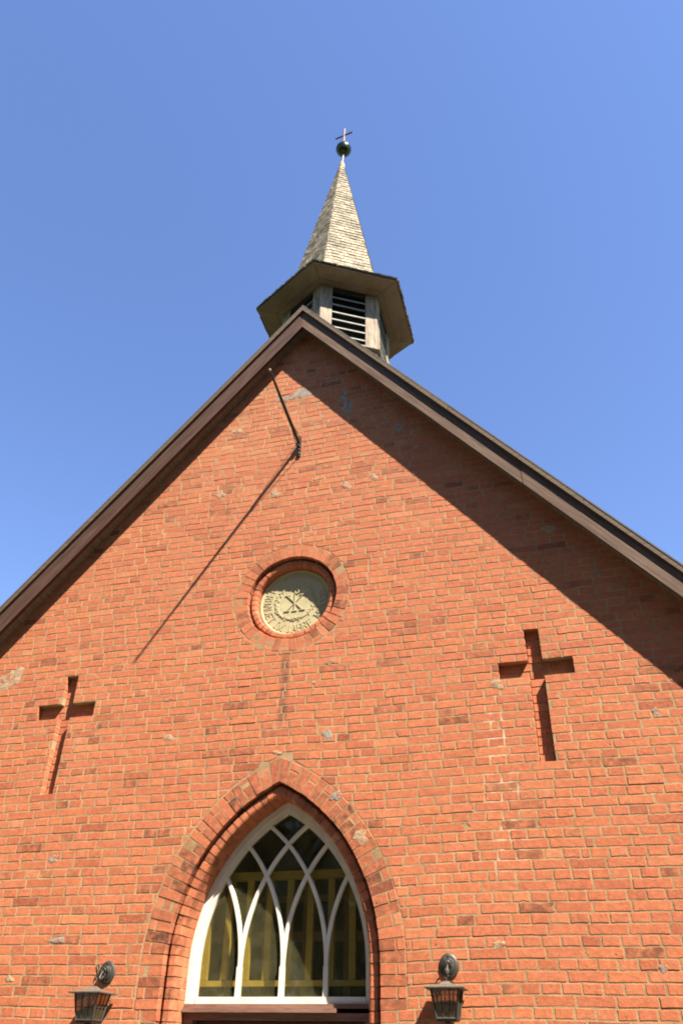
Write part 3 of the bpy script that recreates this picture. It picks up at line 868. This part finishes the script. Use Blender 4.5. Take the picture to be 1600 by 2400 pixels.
# other walls of the building, in plain brickwork
def mat_far_brick():
    m, n, l, B = mat('plain_brickwork'); g = G(n, l)
    t = n.new('ShaderNodeTexBrick'); t.inputs['Scale'].default_value = 1.0; t.inputs['Brick Width'].default_value = .3; t.inputs['Row Height'].default_value = .0808
    t.inputs['Mortar Size'].default_value = .008; t.inputs['Color1'].default_value = (.47, .135, .062, 1); t.inputs['Color2'].default_value = (.33, .09, .042, 1); t.inputs['Mortar'].default_value = (.33, .25, .155, 1)
    p = n.new('ShaderNodeSeparateXYZ'); l.new(g.tc.outputs['Object'], p.inputs[0]); c = n.new('ShaderNodeCombineXYZ')
    l.new(g.math('ADD', p.outputs[0], p.outputs[1]), c.inputs[0]); l.new(p.outputs[2], c.inputs[1]); l.new(c.outputs[0], t.inputs['Vector'])
    l.new(t.outputs['Color'], B.inputs['Base Color']); B.inputs['Roughness'].default_value = .9
    return m
MF = mat_far_brick()
for s in (-1, 1):
    sw = MB(); xs = s*5.0
    sw.box((min(xs, xs-s*.3), .021, 0), (max(xs, xs-s*.3), 13.0, roofz(5.0, 10.12)-.02)); sw.build('side_wall', MF, church)
bw = MB(); zz = roofz(5.0, 10.09)
bw.add([(-4.7, 12.7, 0), (4.7, 12.7, 0), (4.7, 12.7, roofz(4.7, 10.09)), (XA, 12.7, 10.09), (-4.7, 12.7, roofz(4.7, 10.09))], [(0, 1, 2, 3, 4)])
bw.build('rear_wall', MF, church)

# ------------------------------------------------------------------ belfry and spire
SX, SY = .05, 1.28
EZ = 11.60; ER = 1.315; BR = .90
def hexp(r, k, dz=0, rot=-90): a = radians(rot+60*k); return Vector((SX+r*cos(a), SY+r*sin(a), dz))
bel = empty('belfry', (SX, SY, 9.6)); bel.parent = church
def BL(mb, name, mt, sm=False):
    o = mb.build(name, mt, bel, sm); o.matrix_parent_inverse = bel.matrix_basis.inverted(); return o
BZ0, BZ1 = 9.0, EZ-.012
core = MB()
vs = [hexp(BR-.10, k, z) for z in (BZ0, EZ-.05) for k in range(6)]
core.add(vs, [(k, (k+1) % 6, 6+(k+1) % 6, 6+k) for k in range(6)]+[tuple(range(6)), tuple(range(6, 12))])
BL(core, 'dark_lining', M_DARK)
for k in range(6):
    # post wrapped round each corner: two boards
    pb_ = MB()
    for s in (-1, 1):
        A = hexp(BR, k, 0); Bn = hexp(BR, k+s, 0); d = (Bn-A).normalized(); nrm = Vector((A.x+Bn.x-2*SX, A.y+Bn.y-2*SY, 0)).normalized()
        w = .183
        p = [A, A+d*w, A+d*w-nrm*.05, A-nrm*.05-d*0+d*.0]
        vs = [(q.x, q.y, z) for z in (10.405, BZ1) for q in p]
        pb_.add(vs, [(0, 1, 2, 3), (4, 5, 6, 7), (0, 1, 5, 4), (1, 2, 6, 5), (2, 3, 7, 6), (3, 0, 4, 7)])
    BL(pb_, 'post', M_POST)
for k in range(6):
    A = hexp(BR, k, 0); Bn = hexp(BR, k+1, 0); d = (Bn-A).normalized(); nrm = Vector((A.x+Bn.x-2*SX, A.y+Bn.y-2*SY, 0)).normalized(); L = (Bn-A).length
    hd = MB()
    p = [A+d*.184-nrm*.006, A+d*(L-.184)-nrm*.006, A+d*(L-.184)-nrm*.05, A+d*.184-nrm*.05]
    hd.add([(q.x, q.y, z) for z in (11.50, BZ1) for q in p], [(0, 1, 2, 3), (4, 5, 6, 7), (0, 1, 5, 4), (1, 2, 6, 5), (2, 3, 7, 6), (3, 0, 4, 7)])
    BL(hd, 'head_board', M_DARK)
    for i in range(6):
        z = 10.52+.166*i
        sl = MB(); a = A+d*.186; b = A+d*(L-.186)
        o0, o1 = -.004, -.085; th = .02
        vs = []
        for q in (a, b):
            for (o, dz) in ((o0, 0), (o0, th), (o1, th+.07), (o1, .07)): vs.append((q.x+nrm.x*o, q.y+nrm.y*o, z+dz))
        sl.add(vs, [(0, 1, 2, 3), (7, 6, 5, 4), (0, 4, 5, 1), (1, 5, 6, 2), (2, 6, 7, 3), (3, 7, 4, 0)])
        BL(sl, 'louvre_slat', M_SLAT)
sk = MB()
vs = [hexp(r, k, z) for (r, z) in ((BR-.012, BZ0), (BR-.012, 10.34), (BR+.03, 10.342), (BR+.045, 10.36), (BR+.045, 10.385), (BR+.01, 10.402), (BR-.15, 10.404)) for k in range(6)]
sk.add(vs, [(j*6+k, j*6+(k+1) % 6, (j+1)*6+(k+1) % 6, (j+1)*6+k) for j in range(6) for k in range(6)])
BL(sk, 'base_ledge', M_POST)

sp = empty('spire', (SX, SY, EZ)); sp.parent = church
def SPB(mb, name, mt, sm=False):
    o = mb.build(name, mt, sp, sm); o.matrix_parent_inverse = sp.matrix_basis.inverted(); return o
ev = MB()
for k in range(6):
    A0, B0 = hexp(ER, k), hexp(ER, k+1); A1, B1 = hexp(BR-.2, k), hexp(BR-.2, k+1); d = (B0-A0).normalized()
    for (f0, f1) in ((0, .5), (.5, 1)):
        dz = RND.uniform(-.0015, .0015)
        q = [A0.lerp(A1, f0)+d*.003, B0.lerp(B1, f0)-d*.003, B0.lerp(B1, f1-.012)-d*.003, A0.lerp(A1, f1-.012)+d*.003]
        ev.add([(p.x, p.y, EZ+dz+z) for z in (0, .02) for p in q], [(0, 1, 2, 3), (7, 6, 5, 4), (0, 4, 5, 1), (1, 5, 6, 2), (2, 6, 7, 3), (3, 7, 4, 0)])
vs = [hexp(r, k, z) for (r, z) in ((BR-.2, EZ+.023), (ER-.004, EZ+.0225)) for k in range(6)]
ev.add(vs, [(k, (k+1) % 6, 6+(k+1) % 6, 6+k) for k in range(6)])
SPB(ev, 'eave_soffit', M_EAVE)
# shingles: lapped courses following the flared profile
prof = [(ER+.03, EZ+.028), (1.16, EZ+.17), (1.0, EZ+.33), (.885, EZ+.50), (.80, EZ+.70)]
TOPZ = 16.30
def prof_at(t):
    """t = distance up the profile -> (r, z)"""
    P = prof+[(.038, TOPZ)]
    for a, b in zip(P[:-1], P[1:]):
        L = hypot(b[0]-a[0], b[1]-a[1])
        if t <= L: k = t/L; return a[0]+(b[0]-a[0])*k, a[1]+(b[1]-a[1])*k, (b[0]-a[0])/L, (b[1]-a[1])/L
        t -= L
    return None
tot = sum(hypot(b[0]-a[0], b[1]-a[1]) for a, b in zip((prof+[(.038, TOPZ)])[:-1], (prof+[(.038, TOPZ)])[1:]))
sh = MB(); rs = random.Random(21); t = 0.0; ci = 0; CH = .098
while t < tot-.02:
    r0, z0, dr, dz = prof_at(t); q1 = prof_at(min(t+CH*1.35, tot-.001)); r1, z1 = q1[0], q1[1]
    for k in range(6):
        A0, B0 = hexp(r0, k, z0), hexp(r0, k+1, z0); A1, B1 = hexp(r1, k, z1), hexp(r1, k+1, z1)
        nrm = Vector(((A0.x+B0.x)/2-SX, (A0.y+B0.y)/2-SY, 0)).normalized(); n3 = (nrm*dz+Vector((0, 0, -dr))).normalized()
        L = (B0-A0).length; u = -rs.uniform(0, .1)/max(L, .1)
        while u < 1:
            w = rs.uniform(.075, .135)/max(L, .08); a = max(0, u+.003/max(L, .1)); b = min(1, u+w-.003/max(L, .1)); u += w
            if b-a < .02: continue
            drop = rs.uniform(-.008, .006); th = .016+rs.uniform(-.002, .006)
            dn = (A0-A1).normalized()
            pa0 = A0.lerp(B0, a)+dn*drop; pb0 = A0.lerp(B0, b)+dn*(drop+rs.uniform(-.003, .003)); pa1 = A1.lerp(B1, a); pb1 = A1.lerp(B1, b)
            lift = n3*th; lo = n3*.002
            vs = [pa0+lift, pb0+lift, pb1+lo*2, pa1+lo*2, pa0-lo, pb0-lo, pb1-lo, pa1-lo]
            sh.add(vs, [(0, 1, 2, 3), (7, 6, 5, 4), (0, 4, 5, 1), (1, 5, 6, 2), (2, 6, 7, 3), (3, 7, 4, 0)], (min(1, max(0, rs.gauss(.65, .25))), 0, 0, 1))
    t += CH; ci += 1
vs = [hexp(r-.012, k, z) for (r, z) in prof+[(.03, TOPZ)] for k in range(6)]
sh.add(vs, [(j*6+k, j*6+(k+1) % 6, (j+1)*6+(k+1) % 6, (j+1)*6+k) for j in range(len(prof)) for k in range(6)], (.2, 0, 0, 1))
SPB(sh, 'shingle_cladding', M_SHINGLE)
fin = empty('finial', (SX, SY, TOPZ)); fin.parent = church
def FN(mb, name, mt, sm=True):
    o = mb.build(name, mt, fin, sm); o.matrix_parent_inverse = fin.matrix_basis.inverted(); return o
fx = SX+.02
q = MB(); q.lathe([(.062, -.10), (.055, .05), (.036, .12), (.024, .16)], (SX+.008, SY, TOPZ), 12); FN(q, 'cap', M_SHINGLE)
q = MB(); q.tube([(SX+.008, SY, TOPZ+.1), (fx+.01, SY, 16.76)], [.026, .020], 10); FN(q, 'rod', M_COPPER)
q = MB(); q.lathe([(.155*sin(pi*i/20)+.0005, -.155*cos(pi*i/20)) for i in range(21)], (fx+.01, SY, 16.90), 32); FN(q, 'orb', M_ORB)
q = MB(); q.tube([(fx+.01, SY, 17.04), (fx+.02, SY, 17.66)], .022, 8); q.tube([(fx+.01-.185, SY+.03, 17.42), (fx+.01+.19, SY-.03, 17.42)], .018, 8); FN(q, 'cross', M_COPPER)

# ------------------------------------------------------------------ flag pole bracket
fp = tag(empty('flagpole_bracket', (0, 0, 7.98)), 'thin black iron flag pole with two stays, high on the brick gable', 'flag pole')
def FP(mb, name, mt, sm=True):
    o = mb.build(name, mt, fp, sm); o.matrix_parent_inverse = fp.matrix_basis.inverted(); return o
q = MB(); q.box((-.018, -.022, 7.825), (.018, -.003, 8.15))
for z in (7.87, 7.93, 8.0, 8.055, 8.11): q.lathe([(.012, 0), (.011, -.008), (.004, -.013)], (0, -.022, z), 10, 'y')
q.box((-.014, -.07, 7.96), (.014, -.0221, 8.06))
FP(q, 'wall_plate', M_IRON, False)
q = MB(); q.tube([(0, -.03, 8.015), (.004, -.6, 8.085), (.012, -1.2, 8.16)], [.023, .020, .013], 10); FP(q, 'pole', M_IRON)
q = MB(); q.lathe([(.001, -.018), (.014, -.012), (.018, 0), (.014, .012), (.001, .018)], (.012, -1.205, 8.161), 10); FP(q, 'tip', M_CEM_GREY)
for z in (8.13, 7.85):
    q = MB(); q.tube([(0, -.02, z), (.004, -.52, 8.078)], .0045, 6); FP(q, 'stay', M_IRON)

# ------------------------------------------------------------------ wall lanterns
def lantern_parts(root):
    x, y, z = 0, 0, 0          # origin: centre of the back plate on the wall
    def P(mb, name, mt, sm=False):
        o = mb.build(name, mt, root, sm); return o
    q = MB(); q.lathe([(.078, 0), (.078, -.006), (.066, -.016), (.050, -.017), (.046, -.026), (.020, -.034), (.001, -.036)], (0, 0, 0), 28, 'y', sz=1.18)
    for t in (0, pi): q.lathe([(.008, -.01), (.007, -.022), (.001, -.024)], (0, 0, .066*cos(t)), 8, 'y')
    P(q, 'back_plate', M_IRON, True)
    q = MB()
    pts = [(0, -.03, -.01), (0, -.07, -.045), (0, -.11, -.06), (0, -.15, -.045), (0, -.178, -.01), (0, -.195, .02)]
    q.tube(pts, [.010, .009, .009, .008, .007, .007], 8)
    q.tube([(0, -.195-.021*cos(t)+.021, .02+.024*sin(t)) for t in [2*pi*i/16 for i in range(16)]], .006, 6, closed=True)
    q.tube([(.034*cos(t)*(1-t/16), -.045-t*.004, .012+.036*sin(t)*(1-t/16)) for t in [pi*i/8 for i in range(24)]], .0055, 6)
    q.tube([(0, -.12, -.058), (0, -.10, -.02), (0, -.07, .005), (0, -.05, -.012), (0, -.06, -.03)], .006, 6)
    P(q, 'arm', M_IRON, True)
    LY = -.18
    q = MB(); q.tube([(.014*cos(t), LY, -.078+.022*sin(t)) for t in [2*pi*i/12 for i in range(12)]], .005, 6, closed=True)
    q.tube([(0, LY+.012*cos(t), -.048+.02*sin(t)) for t in [2*pi*i/12 for i in range(12)]], .0045, 6, closed=True)
    q.tube([(0, LY, -.125), (0, LY, -.098)], .007, 8)
    P(q, 'hanging_ring', M_IRON, True)
    q = MB()                       # square hipped cap
    def sq(h, zz): return [(-h, LY-h, zz), (h, LY-h, zz), (h, LY+h, zz), (-h, LY+h, zz)]
    rings = [(.148, -.172), (.150, -.164), (.095, -.148), (.045, -.135), (.022, -.118)]
    vs = sum([sq(h, zz) for h, zz in rings], [])
    fs = [(j*4+k, j*4+(k+1) % 4, (j+1)*4+(k+1) % 4, (j+1)*4+k) for j in range(4) for k in range(4)]+[(0, 1, 2, 3), (16, 17, 18, 19)]
    q.add(vs, fs); P(q, 'cap', M_LROOF)
    ZT, ZB = -.172, -.368; HT, HB = .106, .074
    q = MB()
    def at(u, v, t):              # u,v in -1..1 on the tapering body
        h = HT+(HB-HT)*t; return Vector((u*h, LY+v*h, ZT+(ZB-ZT)*t))
    for u, v in ((-1, -1), (1, -1), (1, 1), (-1, 1)): q.tube([at(u, v, 0), at(u, v, 1)], .0085, 4)
    for a, b in (((-1, -1), (1, -1)), ((1, -1), (1, 1)), ((1, 1), (-1, 1)), ((-1, 1), (-1, -1))):
        for f_ in (1/3, 2/3):
            u = a[0]+(b[0]-a[0])*f_; v = a[1]+(b[1]-a[1])*f_; q.tube([at(u, v, 0), at(u, v, 1)], .0045, 4)
        q.tube([at(*a, .5), at(*b, .5)], .003, 4); q.tube([at(*a, .97), at(*b, .97)], .0075, 4)
    P(q, 'cage', M_IRON)
    for a, b in (((-1, -1), (1, -1)), ((1, -1), (1, 1)), ((1, 1), (-1, 1)), ((-1, 1), (-1, -1))):
        k = .965; q = MB(); vs = [at(a[0]*k, a[1]*k, .01), at(b[0]*k, b[1]*k, .01), at(b[0]*k, b[1]*k, .99), at(a[0]*k, a[1]*k, .99)]
        q.add(vs, [(0, 1, 2, 3)]); P(q, 'glass', M_AMBER)
    q = MB(); q.box((-HB, LY-HB, ZB-.012), (HB, LY+HB, ZB)); q.lathe([(.02, -.012), (.024, -.022), (.010, -.034), (.001, -.04)], (0, LY, ZB), 12)
    P(q, 'base', M_IRON)
lan = tag(empty('wall_lantern', (-1.494, -.002, 2.262)), 'black iron lantern with amber glass on the brick wall left of the arched doorway', 'lantern', 'wall lanterns flanking the doorway')
lantern_parts(lan)
def copy_tree(o, parent=None):
    c = o.copy(); COL.objects.link(c); c.parent = parent
    for ch in list(o.children): copy_tree(ch, c)
    return c
lan2 = copy_tree(lan); lan2.location = (1.530, -.002, 2.288)
tag(lan2, 'black iron lantern with amber glass on the brick wall right of the arched doorway', 'lantern', 'wall lanterns flanking the doorway')

# ------------------------------------------------------------------ ground
def mat_ground():
    m, n, l, B = mat('grass_ground'); g = G(n, l)
    c = g.ramp(g.noise(.8, 8, .7), [(.35, (.05, .075, .02)), (.55, (.09, .12, .035)), (.75, (.16, .15, .07))])
    l.new(c, B.inputs['Base Color']); B.inputs['Roughness'].default_value = 1; g.bump(g.noise(30, 4), 1, .03, B); return m
def mat_paving():
    m, n, l, B = mat('paving'); g = G(n, l)
    c = g.ramp(g.noise(45, 5, .8), [(.35, (.06, .055, .045)), (.5, (.10, .09, .075)), (.7, (.15, .135, .11))])
    l.new(c, B.inputs['Base Color']); B.inputs['Roughness'].default_value = 1; g.bump(g.noise(60, 4), 1, .02, B); return m
gm = MB(); gm.add([(-900, -900, 0), (900, -900, 0), (900, 900, 0), (-900, 900, 0)], [(0, 1, 2, 3)])
tag(gm.build('ground', mat_ground()), 'grass around the church', kind='structure')
gp_ = MB(); gp_.add([(-7, -14, .004), (8, -14, .004), (8, -.003, .004), (-7, -.003, .004)], [(0, 1, 2, 3)])
tag(gp_.build('path', mat_paving()), 'dark paved forecourt before the church door', kind='structure')

# unseen trees, added to block light, behind and beside the viewer: they shade the low sky and show in the window glass
def mat_leaf():
    m, n, l, B = mat('foliage'); g = G(n, l); a = g.attr()
    l.new(g.mix(a[0], (.035, .06, .015), (.085, .12, .03)), B.inputs['Base Color']); B.inputs['Roughness'].default_value = .8
    return m
rt_ = random.Random(3); tb = MB(); tk = MB()
for i in range(26):
    a = radians(-88+176*i/25+rt_.uniform(-2, 2)); rad = rt_.uniform(17, 21); cx, cy = rad*sin(a), -rad*cos(a); H = rt_.uniform(12, 16)
    tk.tube([(cx, cy, 0), (cx+.2, cy, H*.4), (cx, cy+.2, H*.8)], [.28, .2, .08], 7)
    for j in range(1000):
        while True:
            p = Vector((rt_.uniform(-1, 1), rt_.uniform(-1, 1), rt_.uniform(-1, 1)))
            if .15 < p.length < 1: break
        q = Vector((cx+p.x*2.7, cy+p.y*2.5, H*.53+p.z*H*.46)); n_ = Vector((rt_.gauss(0, 1), rt_.gauss(0, 1), rt_.gauss(0, 1))).normalized()
        u = n_.orthogonal().normalized(); w = n_.cross(u); sz = rt_.uniform(.28, .5)
        tb.add([q-u*sz, q+w*sz*.6, q+u*sz, q-w*sz*.6], [(0, 1, 2, 3)], (rt_.random(), 0, 0, 1))
lv = tb.build('added_tree_belt', mat_leaf()); tag(lv, 'unseen belt of leafy trees added to block the low sky', kind='stuff')
tr_o = tk.build('added_tree_trunks', M_BROWNW, lv); tag(tr_o, kind='stuff')
